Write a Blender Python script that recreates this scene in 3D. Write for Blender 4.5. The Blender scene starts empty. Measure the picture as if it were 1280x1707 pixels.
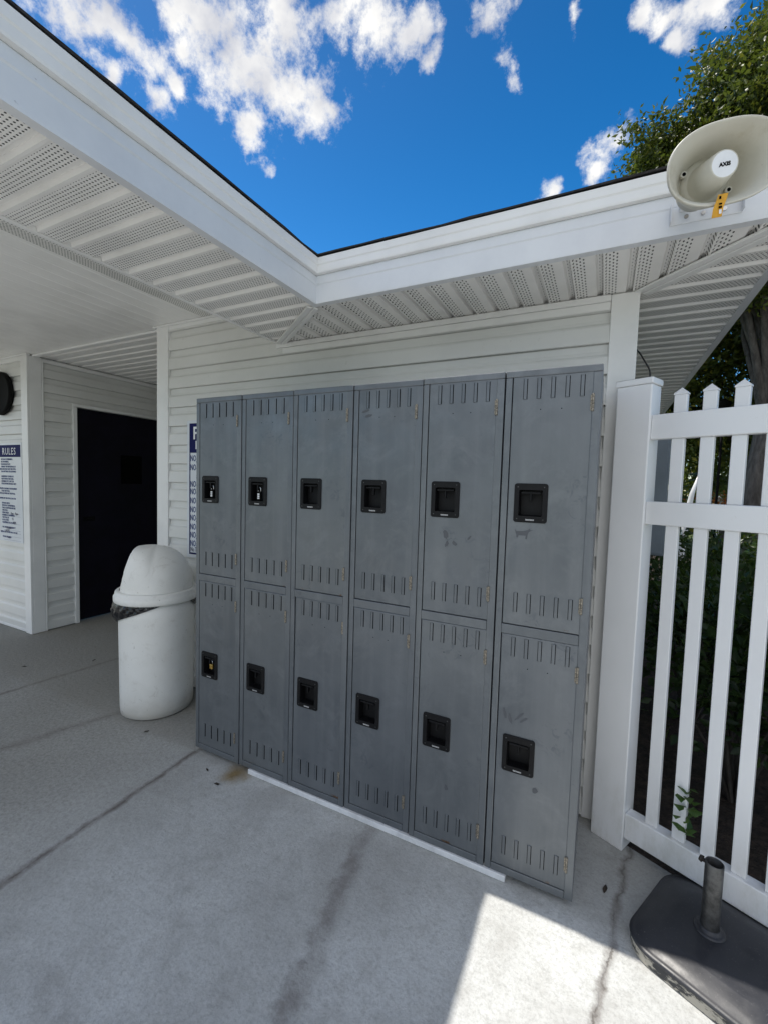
import bpy, bmesh, math, random
import numpy as np
from mathutils import Vector, Matrix
R = math.radians
S = bpy.context.scene
COL = S.collection

# ------------------------------------------------------------------ camera
cam = bpy.data.cameras.new("camera")
cam.sensor_fit = 'VERTICAL'; cam.sensor_height = 24.0
cam.lens = 24.0 * 730.479 / 1707.0
cam.clip_start = 0.05; cam.clip_end = 2000
camo = bpy.data.objects.new("camera", cam); COL.objects.link(camo)
camo.location = (1.85103, -1.56624, 1.43004)
camo.rotation_euler = (1.508925, -0.029373, 0.46496)
S.camera = camo
# ------------------------------------------------------------------ exposure, sun, sky
S.view_settings.view_transform = 'Standard'
S.view_settings.look = 'None'
S.view_settings.exposure = 1.26
S.view_settings.gamma = 1.0
S.cycles.max_bounces = 10
S.cycles.diffuse_bounces = 6
S.cycles.transmission_bounces = 4
SUND = Vector((-0.885, 0.105, 2.45)).normalized()
sun = bpy.data.lights.new("sun", 'SUN'); sun.energy = 2.15; sun.angle = R(0.55); sun.color = (1.0, 0.95, 0.87)
suno = bpy.data.objects.new("sun", sun); COL.objects.link(suno)
suno.location = (-4, 0, 12)
suno.rotation_euler = SUND.to_track_quat('Z', 'Y').to_euler()

W = bpy.data.worlds.new("World"); S.world = W; W.use_nodes = True
wt = W.node_tree; wt.nodes.clear()
def wn(t, **k):
    n = wt.nodes.new(t)
    for a, b in k.items(): setattr(n, a, b)
    return n
def wmath(op, a, b=None, c=None):
    n = wn('ShaderNodeMath', operation=op)
    for i, v in enumerate((a, b, c)):
        if v is None: continue
        if isinstance(v, (int, float)): n.inputs[i].default_value = v
        else: wt.links.new(v, n.inputs[i])
    return n.outputs[0]
sky = wn('ShaderNodeTexSky', sky_type='NISHITA')
sky.sun_disc = False
sky.sun_elevation = math.asin(SUND.z)
sky.sun_rotation = math.atan2(SUND.x, SUND.y)
sky.air_density = 1.0; sky.dust_density = 0.4; sky.ozone_density = 3.0
hs = wn('ShaderNodeHueSaturation'); hs.inputs['Saturation'].default_value = 1.43; hs.inputs['Value'].default_value = 0.9
wt.links.new(sky.outputs[0], hs.inputs['Color'])
tc = wn('ShaderNodeTexCoord')
# clouds: puffs at fixed directions of the sky, broken up by noise
PUFFS = [((-.543,.539,.645),.105),((-.576,.457,.678),.06),((-.556,.492,.67),.085),((-.513,.56,.65),.10),((-.483,.612,.626),.085),
 ((-.452,.637,.625),.05),((-.55,.588,.593),.05),((-.563,.609,.558),.028),((-.469,.548,.693),.08),((-.59,.485,.646),.035),
 ((-.398,.586,.706),.06),((-.34,.62,.71),.08),((-.297,.648,.702),.05),
 ((-.684,.364,.632),.055),((-.663,.4,.632),.055),((-.655,.429,.622),.05),((-.642,.457,.616),.05),((-.632,.485,.604),.038),((-.66,.478,.579),.036),
 ((-.694,.401,.598),.025),((-.689,.423,.589),.022),
 ((-.187,.682,.707),.05),((-.205,.69,.695),.03),((-.283,.68,.676),.032),((-.184,.721,.668),.035),((-.173,.739,.651),.025),
 ((-.027,.827,.561),.045),((-.035,.841,.54),.035),((-.115,.837,.535),.028),((-.125,.844,.521),.025),
 ((.047,.743,.667),.040),((.095,.75,.655),.045),((.067,.769,.635),.030),((-.07,.719,.691),.02),((.025,.735,.677),.036),
 ((.1,-.85,.5),1.05),((-.85,-.42,.33),.60),((.85,-.2,.45),.75),((.0,-.35,.93),.55)]  # this row: unseen clouds behind and overhead, added for neutral fill light
nz0 = wn('ShaderNodeTexNoise'); nz0.inputs['Scale'].default_value = 9.0; nz0.inputs['Detail'].default_value = 3
wt.links.new(tc.outputs['Generated'], nz0.inputs['Vector'])
vm0 = wn('ShaderNodeVectorMath', operation='SUBTRACT'); wt.links.new(nz0.outputs['Color'], vm0.inputs[0]); vm0.inputs[1].default_value = (.5, .5, .5)
vm1 = wn('ShaderNodeVectorMath', operation='SCALE'); wt.links.new(vm0.outputs[0], vm1.inputs[0]); vm1.inputs['Scale'].default_value = 0.10
vm2 = wn('ShaderNodeVectorMath', operation='ADD'); wt.links.new(tc.outputs['Generated'], vm2.inputs[0]); wt.links.new(vm1.outputs[0], vm2.inputs[1])
acc = None
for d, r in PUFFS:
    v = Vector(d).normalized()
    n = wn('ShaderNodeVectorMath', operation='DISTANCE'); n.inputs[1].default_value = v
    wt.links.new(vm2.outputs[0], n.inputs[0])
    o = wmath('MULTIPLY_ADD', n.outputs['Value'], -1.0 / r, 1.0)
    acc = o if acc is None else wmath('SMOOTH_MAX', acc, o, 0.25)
nz = wn('ShaderNodeTexNoise'); nz.inputs['Scale'].default_value = 31.0; nz.inputs['Detail'].default_value = 9; nz.inputs['Roughness'].default_value = .68
wt.links.new(tc.outputs['Generated'], nz.inputs['Vector'])
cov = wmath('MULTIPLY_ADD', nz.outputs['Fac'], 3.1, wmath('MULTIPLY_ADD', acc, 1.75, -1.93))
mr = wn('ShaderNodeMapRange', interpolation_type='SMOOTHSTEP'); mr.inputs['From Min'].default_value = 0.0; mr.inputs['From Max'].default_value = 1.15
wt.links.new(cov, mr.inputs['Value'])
nz2 = wn('ShaderNodeTexNoise'); nz2.inputs['Scale'].default_value = 12.0; nz2.inputs['Detail'].default_value = 7
wt.links.new(tc.outputs['Generated'], nz2.inputs['Vector'])
cr = wn('ShaderNodeValToRGB')
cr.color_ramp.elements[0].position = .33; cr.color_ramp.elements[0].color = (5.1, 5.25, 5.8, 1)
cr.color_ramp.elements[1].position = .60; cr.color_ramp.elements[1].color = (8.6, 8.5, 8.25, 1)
wt.links.new(wmath('MULTIPLY_ADD', mr.outputs[0], -.10, wmath('ADD', nz2.outputs['Fac'], .07)), cr.inputs[0])
sy = wn('ShaderNodeSeparateXYZ'); wt.links.new(tc.outputs['Generated'], sy.inputs[0])
fill_gain = wn('ShaderNodeMapRange'); fill_gain.inputs['From Min'].default_value = -.3; fill_gain.inputs['From Max'].default_value = .35; fill_gain.inputs['To Min'].default_value = 1.08; fill_gain.inputs['To Max'].default_value = .74  # clouds dimmer ahead, brighter behind the camera where they act as fill light
wt.links.new(sy.outputs['Y'], fill_gain.inputs['Value'])
lsc = wn('ShaderNodeVectorMath', operation='SCALE'); wt.links.new(cr.outputs[0], lsc.inputs[0]); wt.links.new(fill_gain.outputs[0], lsc.inputs['Scale'])
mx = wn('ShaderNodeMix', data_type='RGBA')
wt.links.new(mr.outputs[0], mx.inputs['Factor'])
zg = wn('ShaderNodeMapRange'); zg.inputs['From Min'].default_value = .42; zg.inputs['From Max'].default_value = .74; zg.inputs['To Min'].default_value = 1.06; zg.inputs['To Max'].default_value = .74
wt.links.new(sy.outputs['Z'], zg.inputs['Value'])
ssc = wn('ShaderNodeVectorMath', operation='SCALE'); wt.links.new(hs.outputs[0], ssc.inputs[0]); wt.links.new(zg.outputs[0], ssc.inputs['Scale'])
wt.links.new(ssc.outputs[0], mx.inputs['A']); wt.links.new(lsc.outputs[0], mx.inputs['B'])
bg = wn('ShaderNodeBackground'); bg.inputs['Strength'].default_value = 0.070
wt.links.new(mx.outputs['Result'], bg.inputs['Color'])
wo = wn('ShaderNodeOutputWorld'); wt.links.new(bg.outputs[0], wo.inputs[0])

# ------------------------------------------------------------------ materials
class NT:
    """small node helper"""
    def __init__(s, name):
        s.m = bpy.data.materials.new(name); s.m.use_nodes = True
        s.t = s.m.node_tree; s.b = s.t.nodes['Principled BSDF']; s.tc = None
    def n(s, t, **k):
        x = s.t.nodes.new(t)
        for a, b in k.items(): setattr(x, a, b)
        return x
    def link(s, a, b): s.t.links.new(a, b)
    def coord(s):
        if s.tc is None: s.tc = s.n('ShaderNodeTexCoord')
        return s.tc.outputs['Object']
    def math(s, op, a, b=None, c=None, clamp=False):
        x = s.n('ShaderNodeMath', operation=op); x.use_clamp = clamp
        for i, v in enumerate((a, b, c)):
            if v is None: continue
            if isinstance(v, (int, float)): x.inputs[i].default_value = v
            else: s.link(v, x.inputs[i])
        return x.outputs[0]
    def noise(s, scale, detail=4, rough=.55, vec=None, stretch=None, dist=0.0):
        x = s.n('ShaderNodeTexNoise'); x.inputs['Scale'].default_value = scale
        x.inputs['Detail'].default_value = detail; x.inputs['Roughness'].default_value = rough
        x.inputs['Distortion'].default_value = dist
        v = vec or s.coord()
        if stretch:
            mp = s.n('ShaderNodeMapping'); mp.inputs['Scale'].default_value = stretch
            s.link(v, mp.inputs['Vector']); v = mp.outputs[0]
        s.link(v, x.inputs['Vector']); return x.outputs['Fac']
    def ramp(s, f, p0, p1, a=0.0, b=1.0):
        x = s.n('ShaderNodeMapRange', interpolation_type='SMOOTHSTEP')
        x.inputs['From Min'].default_value = p0; x.inputs['From Max'].default_value = p1
        x.inputs['To Min'].default_value = a; x.inputs['To Max'].default_value = b
        s.link(f, x.inputs['Value']); return x.outputs[0]
    def mix(s, f, a, b, blend='MIX'):
        x = s.n('ShaderNodeMix', data_type='RGBA', blend_type=blend)
        if isinstance(f, (int, float)): x.inputs['Factor'].default_value = f
        else: s.link(f, x.inputs['Factor'])
        for k, v in (('A', a), ('B', b)):
            if isinstance(v, tuple): x.inputs[k].default_value = v + (1,) if len(v) == 3 else v
            else: s.link(v, x.inputs[k])
        return x.outputs['Result']
    def color(s, c):
        if isinstance(c, tuple): s.b.inputs['Base Color'].default_value = c + (1,)
        else: s.link(c, s.b.inputs['Base Color'])
    def rough(s, r):
        if isinstance(r, (int, float)): s.b.inputs['Roughness'].default_value = r
        else: s.link(r, s.b.inputs['Roughness'])
    def bump(s, h, strength=.3, dist=.002):
        x = s.n('ShaderNodeBump'); x.inputs['Strength'].default_value = strength; x.inputs['Distance'].default_value = dist
        s.link(h, x.inputs['Height']); s.link(x.outputs[0], s.b.inputs['Normal'])

def simple(name, c, rough=.5, metal=0.0, var=.06, nscale=8.0, bump=0.0, bscale=200.0):
    k = NT(name)
    d = tuple(v * (1 - 2.2 * var) for v in c)
    k.color(k.mix(k.ramp(k.noise(nscale, 5, .65), .35, .7), c, d))
    k.rough(rough); k.b.inputs['Metallic'].default_value = metal
    if bump: k.bump(k.noise(bscale, 3), bump, .001)
    return k.m

def m_siding():
    k = NT("vinyl_siding")
    a = k.mix(k.ramp(k.noise(1.6, 5, .6), .35, .75), (.70, .70, .675), (.62, .62, .595))
    a = k.mix(k.ramp(k.noise(30, 6, .7), .60, .80, 0, .45), a, (.40, .385, .345))
    k.color(a); k.rough(.42)
    k.bump(k.noise(60, 3, .5), .05, .001); return k.m
def m_trim(name="white_trim", c=(.80, .80, .785)):
    k = NT(name)
    a = k.mix(k.ramp(k.noise(3, 5, .6), .4, .8), c, tuple(v * .87 for v in c))
    a = k.mix(k.ramp(k.noise(45, 6, .75), .66, .78, 0, .5), a, (.36, .33, .28))
    k.color(a); k.rough(.4); k.bump(k.noise(25, 3), .06, .002); return k.m
def m_fascia():
    k = NT("white_fascia_metal")
    a = k.mix(k.ramp(k.noise(2.2, 6, .65), .35, .8), (.70, .72, .74), (.60, .62, .65))
    a = k.mix(k.ramp(k.noise(22, 7, .75, stretch=(1, 1, 2)), .66, .72, 0, .8), a, (.42, .43, .44))
    k.color(a); k.rough(.30); k.b.inputs['Specular IOR Level'].default_value = .6
    k.bump(k.noise(6, 4, .6, stretch=(1, 1, 2)), .18, .01); return k.m
def m_perf(name, across, per=.105, off=0.0, pa=.0113, pb=.0130, lo=.06, hi=.64, base=(.84, .83, .80)):
    """perforated soffit: rows of round holes along each flat; across = axis the ribs repeat on"""
    k = NT(name); sp = k.n('ShaderNodeSeparateXYZ'); k.link(k.coord(), sp.inputs[0])
    u = sp.outputs[across]; v = sp.outputs['Y' if across == 'X' else 'X']
    f = k.math('FRACT', k.math('MULTIPLY', k.math('SUBTRACT', u, off), 1 / per))
    row = k.math('DIVIDE', k.math('MULTIPLY', f, per), pa)
    ri = k.math('FLOOR', row)
    a = k.math('SUBTRACT', k.math('FRACT', row), .5)
    vv = k.math('ADD', k.math('DIVIDE', v, pb), k.math('MULTIPLY', ri, .5))
    b = k.math('SUBTRACT', k.math('FRACT', vv), .5)
    d = k.math('SQRT', k.math('ADD', k.math('MULTIPLY', a, a), k.math('MULTIPLY', b, b)))
    hole = k.math('MULTIPLY', k.math('LESS_THAN', d, .235), k.math('MULTIPLY', k.math('GREATER_THAN', f, lo), k.math('LESS_THAN', f, hi)))
    w = k.mix(k.ramp(k.noise(4, 5, .6), .35, .8), base, tuple(q * .86 for q in base))
    w = k.mix(k.ramp(k.noise(60, 4, .7), .65, .8, 0, .4), w, (.42, .38, .3))
    k.color(k.mix(hole, w, (.02, .02, .02))); k.rough(.42)
    k.bump(k.math('MULTIPLY', hole, -1.0), .5, .002); return k.m
def m_concrete():
    k = NT("textured_pool_deck_concrete"); sp = k.n('ShaderNodeSeparateXYZ'); k.link(k.coord(), sp.inputs[0])
    X, Y = sp.outputs['X'], sp.outputs['Y']
    base = k.mix(k.ramp(k.noise(1.3, 6, .62), .32, .72), (.595, .605, .592), (.485, .492, .478))
    base = k.mix(k.ramp(k.noise(2.6, 6, .7, dist=.6), .44, .72, 0, .7), base, (.38, .375, .36))
    base = k.mix(k.ramp(k.noise(9, 7, .75), .48, .72, 0, .5), base, (.35, .34, .32))
    base = k.mix(k.ramp(k.noise(80, 8, .9), .45, .66, 0, .62), base, (.235, .236, .225))
    base = k.mix(k.ramp(k.noise(24, 8, .85), .47, .70, 0, .5), base, (.28, .278, .26))
    base = k.mix(k.ramp(k.noise(44, 5, .85), .68, .74, 0, .8), base, (.13, .115, .10))
    # darker, greyer tone towards the porch, with dark speckle
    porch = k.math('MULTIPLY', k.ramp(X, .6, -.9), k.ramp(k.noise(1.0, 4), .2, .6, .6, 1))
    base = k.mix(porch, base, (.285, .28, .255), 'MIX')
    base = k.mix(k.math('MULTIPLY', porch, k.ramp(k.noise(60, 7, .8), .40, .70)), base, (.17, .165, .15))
    wob = k.math('SUBTRACT', k.noise(6, 6, .7), .5)
    crackH = None
    for x0, sl, w, dark, amp in ((-1.56, .10, .016, .8, .05), (-.72, .33, .030, .45, .08), (.008, -.045, .014, .9, .06),
                                 (1.045, -.17, .030, .62, .18), (1.955, .16, .012, .75, .10)):
        lx = k.math('SUBTRACT', X, k.math('MULTIPLY_ADD', Y, sl, x0))
        lx = k.math('ABSOLUTE', k.math('ADD', lx, k.math('MULTIPLY', wob, amp)))
        line = k.ramp(lx, w * .25, w * 1.9, 1, 0)
        brk = k.ramp(k.noise(9, 5, .7), .30, .62, .35, 1)
        base = k.mix(k.math('MULTIPLY', k.math('MULTIPLY', line, brk), dark), base, (.15, .132, .12))
        thin = k.ramp(lx, .001, .005, .0 if x0 > 1.0 and x0 < 1.1 else .8, 0)
        crackH = thin if crackH is None else k.math('MAXIMUM', crackH, thin)
    base = k.mix(k.math('MULTIPLY', k.math('MULTIPLY', crackH, k.ramp(k.noise(14, 4), .40, .55)), .7), base, (.07, .06, .05))
    # rust under the lockers
    vd = k.n('ShaderNodeVectorMath', operation='DISTANCE'); vd.inputs[1].default_value = (.31, -.02, 0); k.link(k.coord(), vd.inputs[0])
    rd = k.math('ADD', vd.outputs['Value'], k.math('MULTIPLY', wob, .16))
    base = k.mix(k.ramp(rd, .01, .11, .95, 0), base, (.22, .145, .045))
    # darker tone from the locker fronts back to the wall
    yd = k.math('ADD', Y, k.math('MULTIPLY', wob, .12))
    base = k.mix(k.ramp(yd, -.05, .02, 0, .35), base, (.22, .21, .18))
    k.color(base); k.rough(.85)
    h = k.math('ADD', k.noise(120, 5, .7), k.math('MULTIPLY', k.noise(34, 4, .6), 1.4))
    h = k.math('SUBTRACT', h, k.math('MULTIPLY', crackH, 1.0))
    k.bump(h, .55, .004); return k.m
def m_locker():
    k = NT("grey_galvanised_locker_paint")
    oi = k.n('ShaderNodeObjectInfo'); off = k.n('ShaderNodeVectorMath', operation='SCALE'); off.inputs['Scale'].default_value = 37.0
    cmb = k.n('ShaderNodeCombineXYZ'); k.link(oi.outputs['Random'], cmb.inputs[0]); k.link(oi.outputs['Random'], cmb.inputs[2])
    k.link(cmb.outputs[0], off.inputs[0]); ad = k.n('ShaderNodeVectorMath', operation='ADD'); k.link(k.coord(), ad.inputs[0]); k.link(off.outputs[0], ad.inputs[1])
    V = ad.outputs[0]
    a = k.mix(k.ramp(k.noise(3.0, 5, .6, V), .3, .75), (.158, .171, .183), (.118, .130, .142))
    a = k.mix(k.ramp(k.noise(14, 5, .6, V, (1, 1, .04)), .42, .72, 0, .38), a, (.205, .218, .230))       # run marks
    a = k.mix(k.ramp(k.noise(6, 7, .7, V, dist=.5), .46, .70, 0, .5), a, (.21, .224, .236))                  # pale wiped clouds
    sm = k.math('MULTIPLY', k.ramp(k.noise(24, 5, .62, V, dist=1.4), .53, .66), k.ramp(k.noise(4, 3, .5, V), .54, .66))
    a = k.mix(k.math('MULTIPLY', sm, .5), a, (.085, .095, .112))                                          # hand marks
    sm2 = k.math('MULTIPLY', k.ramp(k.noise(60, 4, .7, V), .62, .70), k.ramp(k.noise(9, 3, .5, V), .5, .62))
    a = k.mix(k.math('MULTIPLY', sm2, .5), a, (.085, .09, .10))
    tint = k.mix(oi.outputs['Random'], (.95, .955, .97), (1.04, 1.035, 1.02))
    a = k.mix(1.0, a, tint, 'MULTIPLY')
    sp = k.n('ShaderNodeSeparateXYZ'); k.link(k.coord(), sp.inputs[0])
    a = k.mix(k.math('MULTIPLY', k.ramp(sp.outputs['Z'], .003, .014, 1, 0), k.ramp(k.noise(13, 5, .7, V), .60, .68)), a, (.13, .06, .02))
    k.color(a); k.b.inputs['Metallic'].default_value = .45
    k.rough(k.ramp(k.noise(9, 5, .65, V), .3, .75, .32, .50))
    k.bump(k.math('ADD', k.noise(3.2, 3, .5, V), k.math('MULTIPLY', k.noise(300, 2, .5, V), .03)), .17, .014); return k.m
def m_leaf(name, c0, c1, c2, rough=.38):
    k = NT(name); g = k.n('ShaderNodeNewGeometry')
    r = g.outputs['Random Per Island']
    a = k.mix(k.ramp(r, .0, .75), c0, c1); a = k.mix(k.ramp(r, .86, .99), a, c2)
    a = k.mix(k.ramp(k.noise(.9, 3), .4, .65, 0, .45), a, c0)
    k.color(a); k.rough(rough)
    tr = k.n('ShaderNodeBsdfTranslucent'); k.link(k.mix(.5, a, (.22, .30, .03)), tr.inputs['Color'])
    ms = k.n('ShaderNodeMixShader'); ms.inputs[0].default_value = .28
    out = k.t.nodes['Material Output']
    k.link(k.b.outputs[0], ms.inputs[1]); k.link(tr.outputs[0], ms.inputs[2]); k.link(ms.outputs[0], out.inputs[0]); return k.m
def m_bark():
    k = NT("bark"); n = k.noise(14, 6, .7, stretch=(1, 1, .25))
    k.color(k.mix(k.ramp(n, .3, .7), (.045, .038, .032), (.13, .115, .10))); k.rough(.9); k.bump(n, .8, .03); return k.m
def m_umb():
    k = NT("black_weathered_resin")
    a = k.mix(k.ramp(k.noise(5, 5), .35, .75), (.022, .023, .028), (.04, .041, .047))
    a = k.mix(k.ramp(k.noise(180, 4, .8), .60, .74, 0, .8), a, (.22, .21, .20))
    k.color(a); k.rough(k.ramp(k.noise(20, 4), .3, .7, .34, .52)); k.bump(k.noise(160, 3), .12, .001); return k.m
def m_umbedge():
    k = NT("chipped_concrete_edge")
    k.color(k.mix(k.ramp(k.noise(16, 6, .75, stretch=(1, 1, 2.5)), .46, .54), (.05, .05, .052), (.42, .39, .33))); k.rough(.85)
    k.bump(k.noise(30, 5, .7), .6, .004); return k.m
def m_can():
    k = NT("cream_rotomoulded_plastic")
    a = k.mix(k.ramp(k.noise(3, 5, .6), .35, .8), (.78, .775, .74), (.68, .67, .63))
    sp = k.n('ShaderNodeSeparateXYZ'); k.link(k.coord(), sp.inputs[0])
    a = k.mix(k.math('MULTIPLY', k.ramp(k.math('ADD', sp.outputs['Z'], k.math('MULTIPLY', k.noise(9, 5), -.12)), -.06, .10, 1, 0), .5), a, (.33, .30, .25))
    a = k.mix(k.ramp(k.noise(11, 6, .7, dist=.8), .54, .72, 0, .45), a, (.50, .48, .43))
    a = k.mix(k.ramp(k.noise(42, 5, .75), .64, .70, 0, .75), a, (.26, .23, .18))
    a = k.mix(k.ramp(k.noise(240, 3, .8), .62, .72, 0, .35), a, (.33, .31, .27))
    k.color(a); k.rough(.5); k.bump(k.noise(150, 3), .1, .001); return k.m
def m_vinyl():
    k = NT("white_vinyl_fence")
    a = k.mix(k.ramp(k.noise(2.5, 4), .4, .8), (.80, .805, .81), (.73, .735, .74))
    a = k.mix(k.ramp(k.noise(30, 5, .75), .69, .74, 0, .6), a, (.42, .38, .33))
    sp = k.n('ShaderNodeSeparateXYZ'); k.link(k.coord(), sp.inputs[0])
    a = k.mix(k.math('MULTIPLY', k.ramp(sp.outputs['Z'], .0, .42, 1, 0), k.ramp(k.noise(11, 6, .7, stretch=(1, 1, .4)), .38, .72, 0, .5)), a, (.40, .39, .31))
    k.color(a); k.rough(.28); k.bump(k.noise(8, 3), .04, .004); return k.m
def m_horn():
    k = NT("ivory_horn_plastic")
    a = k.mix(k.ramp(k.noise(4, 5, .6), .35, .75), (.63, .61, .53), (.53, .505, .42))
    a = k.mix(k.ramp(k.noise(9, 6, .7), .52, .74, 0, .6), a, (.40, .35, .24))
    a = k.mix(k.ramp(k.noise(55, 5, .8), .66, .73, 0, .7), a, (.25, .22, .17))
    k.color(a); k.rough(.45); return k.m
def m_ground(name, a, b, sc, bump):
    k = NT(name); n = k.noise(sc, 7, .7)
    k.color(k.mix(k.ramp(n, .35, .7), a, b)); k.rough(.95); k.bump(k.noise(sc * 3, 5), bump, .03); return k.m

M = dict(
    siding=m_siding(), trim=m_trim(), bright=m_trim("white_bright_trim", (.80, .80, .79)), fascia=m_fascia(),
    perfY=m_perf("perforated_soffit_crossways", 'Y'), perfX=m_perf("perforated_soffit_lengthways", 'X', pb=.025),
    vent=m_perf("perforated_ceiling_vent", 'X', lo=.03, hi=.97, base=(.76, .755, .72)),
    ceil=m_trim("white_ceiling_vinyl", (.86, .855, .83)), conc=m_concrete(), locker=m_locker(),
    shingle=simple("dark_shingle", (.028, .025, .024), .9, 0, .3, 60, .8, 80),
    door=simple("navy_black_door_paint", (.006, .005, .012), .45, 0, .2),
    notice=simple("black_notice_panel", (.002, .002, .002), .9),
    dark=simple("dark_void", (.006, .006, .007), .9),
    black=simple("black_handle_plastic", (.0045, .0045, .0055), .5, 0, .2, 40),
    blackrub=simple("black_matte_plastic", (.005, .005, .005), .85),
    hinge=simple("tarnished_hinge_steel", (.36, .32, .26), .42, .6, .36, 220),
    steel=simple("bright_steel", (.62, .62, .62), .25, 1.0),
    brass=simple("brass", (.75, .48, .13), .3, .9, .2, 200),
    ink=simple("navy_sign_print", (.004, .007, .085), .6, 0, .05), inkblue=simple("blue_sign_lettering", (.022, .045, .17), .4),
    handink=simple("pen_lettering", (.02, .02, .06), .5),
    signw=simple("white_sign_sheet", (.66, .69, .73), .3, 0, .03), white=simple("white_print", (.82, .83, .84), .4),
    can=m_can(), bag=simple("black_bin_liner", (.010, .010, .012), .26, 0, .2, 30, .3, 40),
    vinyl=m_vinyl(), umb=m_umb(), umbedge=m_umbedge(),
    tube=simple("grey_galvanised_tube", (.13, .13, .13), .42, .75, .25, 30), rustdark=simple("dark_rusty_knob", (.02, .016, .013), .7),
    horn=m_horn(), yellow=simple("amber_tag", (.72, .36, .02), .45, 0, .1, 60),
    bark=m_bark(), mulch=m_ground("dark_mulch", (.03, .022, .017), (.085, .06, .045), 22, 1.0),
    lawn=m_ground("grass_lawn", (.045, .07, .018), (.09, .115, .035), 3, .8),
    leafo=m_leaf("oak_leaf", (.030, .052, .012), (.115, .14, .028), (.32, .28, .035), .42),
    leafd=m_leaf("dark_shrub_leaf", (.012, .028, .010), (.028, .058, .018), (.05, .09, .02), .3),
    leafp=m_leaf("palm_frond", (.10, .14, .03), (.19, .22, .06), (.3, .28, .08)),
    leafr=m_leaf("orange_blossom", (.55, .08, .02), (.62, .20, .03), (.06, .09, .02)),
    box=simple("blue_grey_enamel", (.17, .20, .225), .45, .1, .08, 6),
    wire=simple("black_cable", (.01, .01, .01), .5), tape=simple("white_pvc_strip", (.72, .73, .74), .45, 0, .1, 14),
    smudge=simple("grey_smudge_residue", (.085, .09, .10), .6), water=None)

for q, v in (('ink', .15), ('black', .25), ('door', .2), ('leafo', .3), ('leafd', .35), ('dark', 0.0), ('inkblue', .2), ('notice', .05), ('blackrub', .15)): M[q].node_tree.nodes['Principled BSDF'].inputs['Specular IOR Level'].default_value = v
# ------------------------------------------------------------------ mesh helpers
class MB:
    """collects pieces with materials; build() links them as one mesh object"""
    def __init__(s): s.bm = bmesh.new(); s.mats = []
    def mi(s, m):
        if m not in s.mats: s.mats.append(m)
        return s.mats.index(m)
    def _fin(s, faces, m):
        i = s.mi(m)
        for f in faces: f.material_index = i
    def box(s, x0, x1, y0, y1, z0, z1, m, bev=.0015, seg=1, mat=None):
        b = bmesh.new()
        vs = [b.verts.new(p) for p in ((x0,y0,z0),(x1,y0,z0),(x1,y1,z0),(x0,y1,z0),(x0,y0,z1),(x1,y0,z1),(x1,y1,z1),(x0,y1,z1))]
        for q in ((3,2,1,0),(4,5,6,7),(0,1,5,4),(1,2,6,5),(2,3,7,6),(3,0,4,7)): b.faces.new([vs[i] for i in q])
        bev = min(bev, .45 * min(abs(x1-x0), abs(y1-y0), abs(z1-z0)))
        if bev > 0: bmesh.ops.bevel(b, geom=list(b.edges), offset=bev, segments=seg, affect='EDGES', profile=.5)
        s.add(b, m, mat); b.free()
    def add(s, b, m, mat=None):
        mp = {}
        for v in b.verts:
            mp[v] = s.bm.verts.new(mat @ v.co if mat is not None else v.co)
        fs = []
        for f in b.faces:
            try: nf = s.bm.faces.new([mp[v] for v in f.verts])
            except ValueError: continue
            nf.smooth = f.smooth; fs.append(nf)
        s._fin(fs, m)
    def poly(s, pts, m, smooth=False):
        f = s.bm.faces.new([s.bm.verts.new(p) for p in pts]); f.smooth = smooth; s._fin([f], m); return f
    def grid(s, rows, m, smooth=False, closed=False):
        """rows: list of equal length point lists"""
        V = [[s.bm.verts.new(p) for p in r] for r in rows]; fs = []
        n = len(V[0])
        for a, b in zip(V, V[1:]):
            for i in range(n if closed else n - 1):
                j = (i + 1) % n
                f = s.bm.faces.new((a[i], a[j], b[j], b[i])); f.smooth = smooth; fs.append(f)
        s._fin(fs, m); return V
    def lathe(s, prof, m, n=40, c=(0, 0), smooth=True, cap0=False, cap1=False, fn=None):
        rows = []
        for r, z in prof:
            row = []
            for i in range(n):
                t = 2 * math.pi * i / n; p = Vector((c[0] + r * math.cos(t), c[1] + r * math.sin(t), z))
                row.append(fn(p) if fn else p)
            rows.append(row)
        V = s.grid(rows, m, smooth, True)
        if cap0: s._fin([s.bm.faces.new(list(reversed(V[0])))], m)
        if cap1: s._fin([s.bm.faces.new(V[-1])], m)
    def tube(s, pts, r, m, n=10, cap=True):
        pts = [Vector(p) for p in pts]; rr = r if isinstance(r, (list, tuple)) else [r] * len(pts)
        rows = []; up = None
        for i, p in enumerate(pts):
            d = (pts[min(i + 1, len(pts) - 1)] - pts[max(i - 1, 0)]).normalized()
            if up is None:
                up = d.orthogonal().normalized()
            up = (up - d * up.dot(d)).normalized(); sd = d.cross(up)
            rows.append([p + (up * math.cos(2*math.pi*k/n) + sd * math.sin(2*math.pi*k/n)) * rr[i] for k in range(n)])
        V = s.grid(rows, m, True, True)
        if cap:
            s._fin([s.bm.faces.new(list(reversed(V[0]))), s.bm.faces.new(V[-1])], m)
    def build(s, name, parent=None, recalc=True, loc=None):
        if recalc: bmesh.ops.recalc_face_normals(s.bm, faces=list(s.bm.faces))
        me = bpy.data.meshes.new(name); s.bm.to_mesh(me); s.bm.free()
        for m in s.mats: me.materials.append(m)
        o = bpy.data.objects.new(name, me); COL.objects.link(o)
        if parent: o.parent = parent
        if loc: o.location = loc
        return o
def tag(o, label=None, cat=None, group=None, kind=None):
    if label: o['label'] = label
    if cat: o['category'] = cat
    if group: o['group'] = group
    if kind: o['kind'] = kind
    return o
def thing(name, label, cat, loc=(0, 0, 0), rz=0.0, group=None):
    o = bpy.data.objects.new(name, None); COL.objects.link(o); o.empty_display_size = .1
    o.location = loc; o.rotation_euler = (0, 0, rz); return tag(o, label, cat, group)
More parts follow.
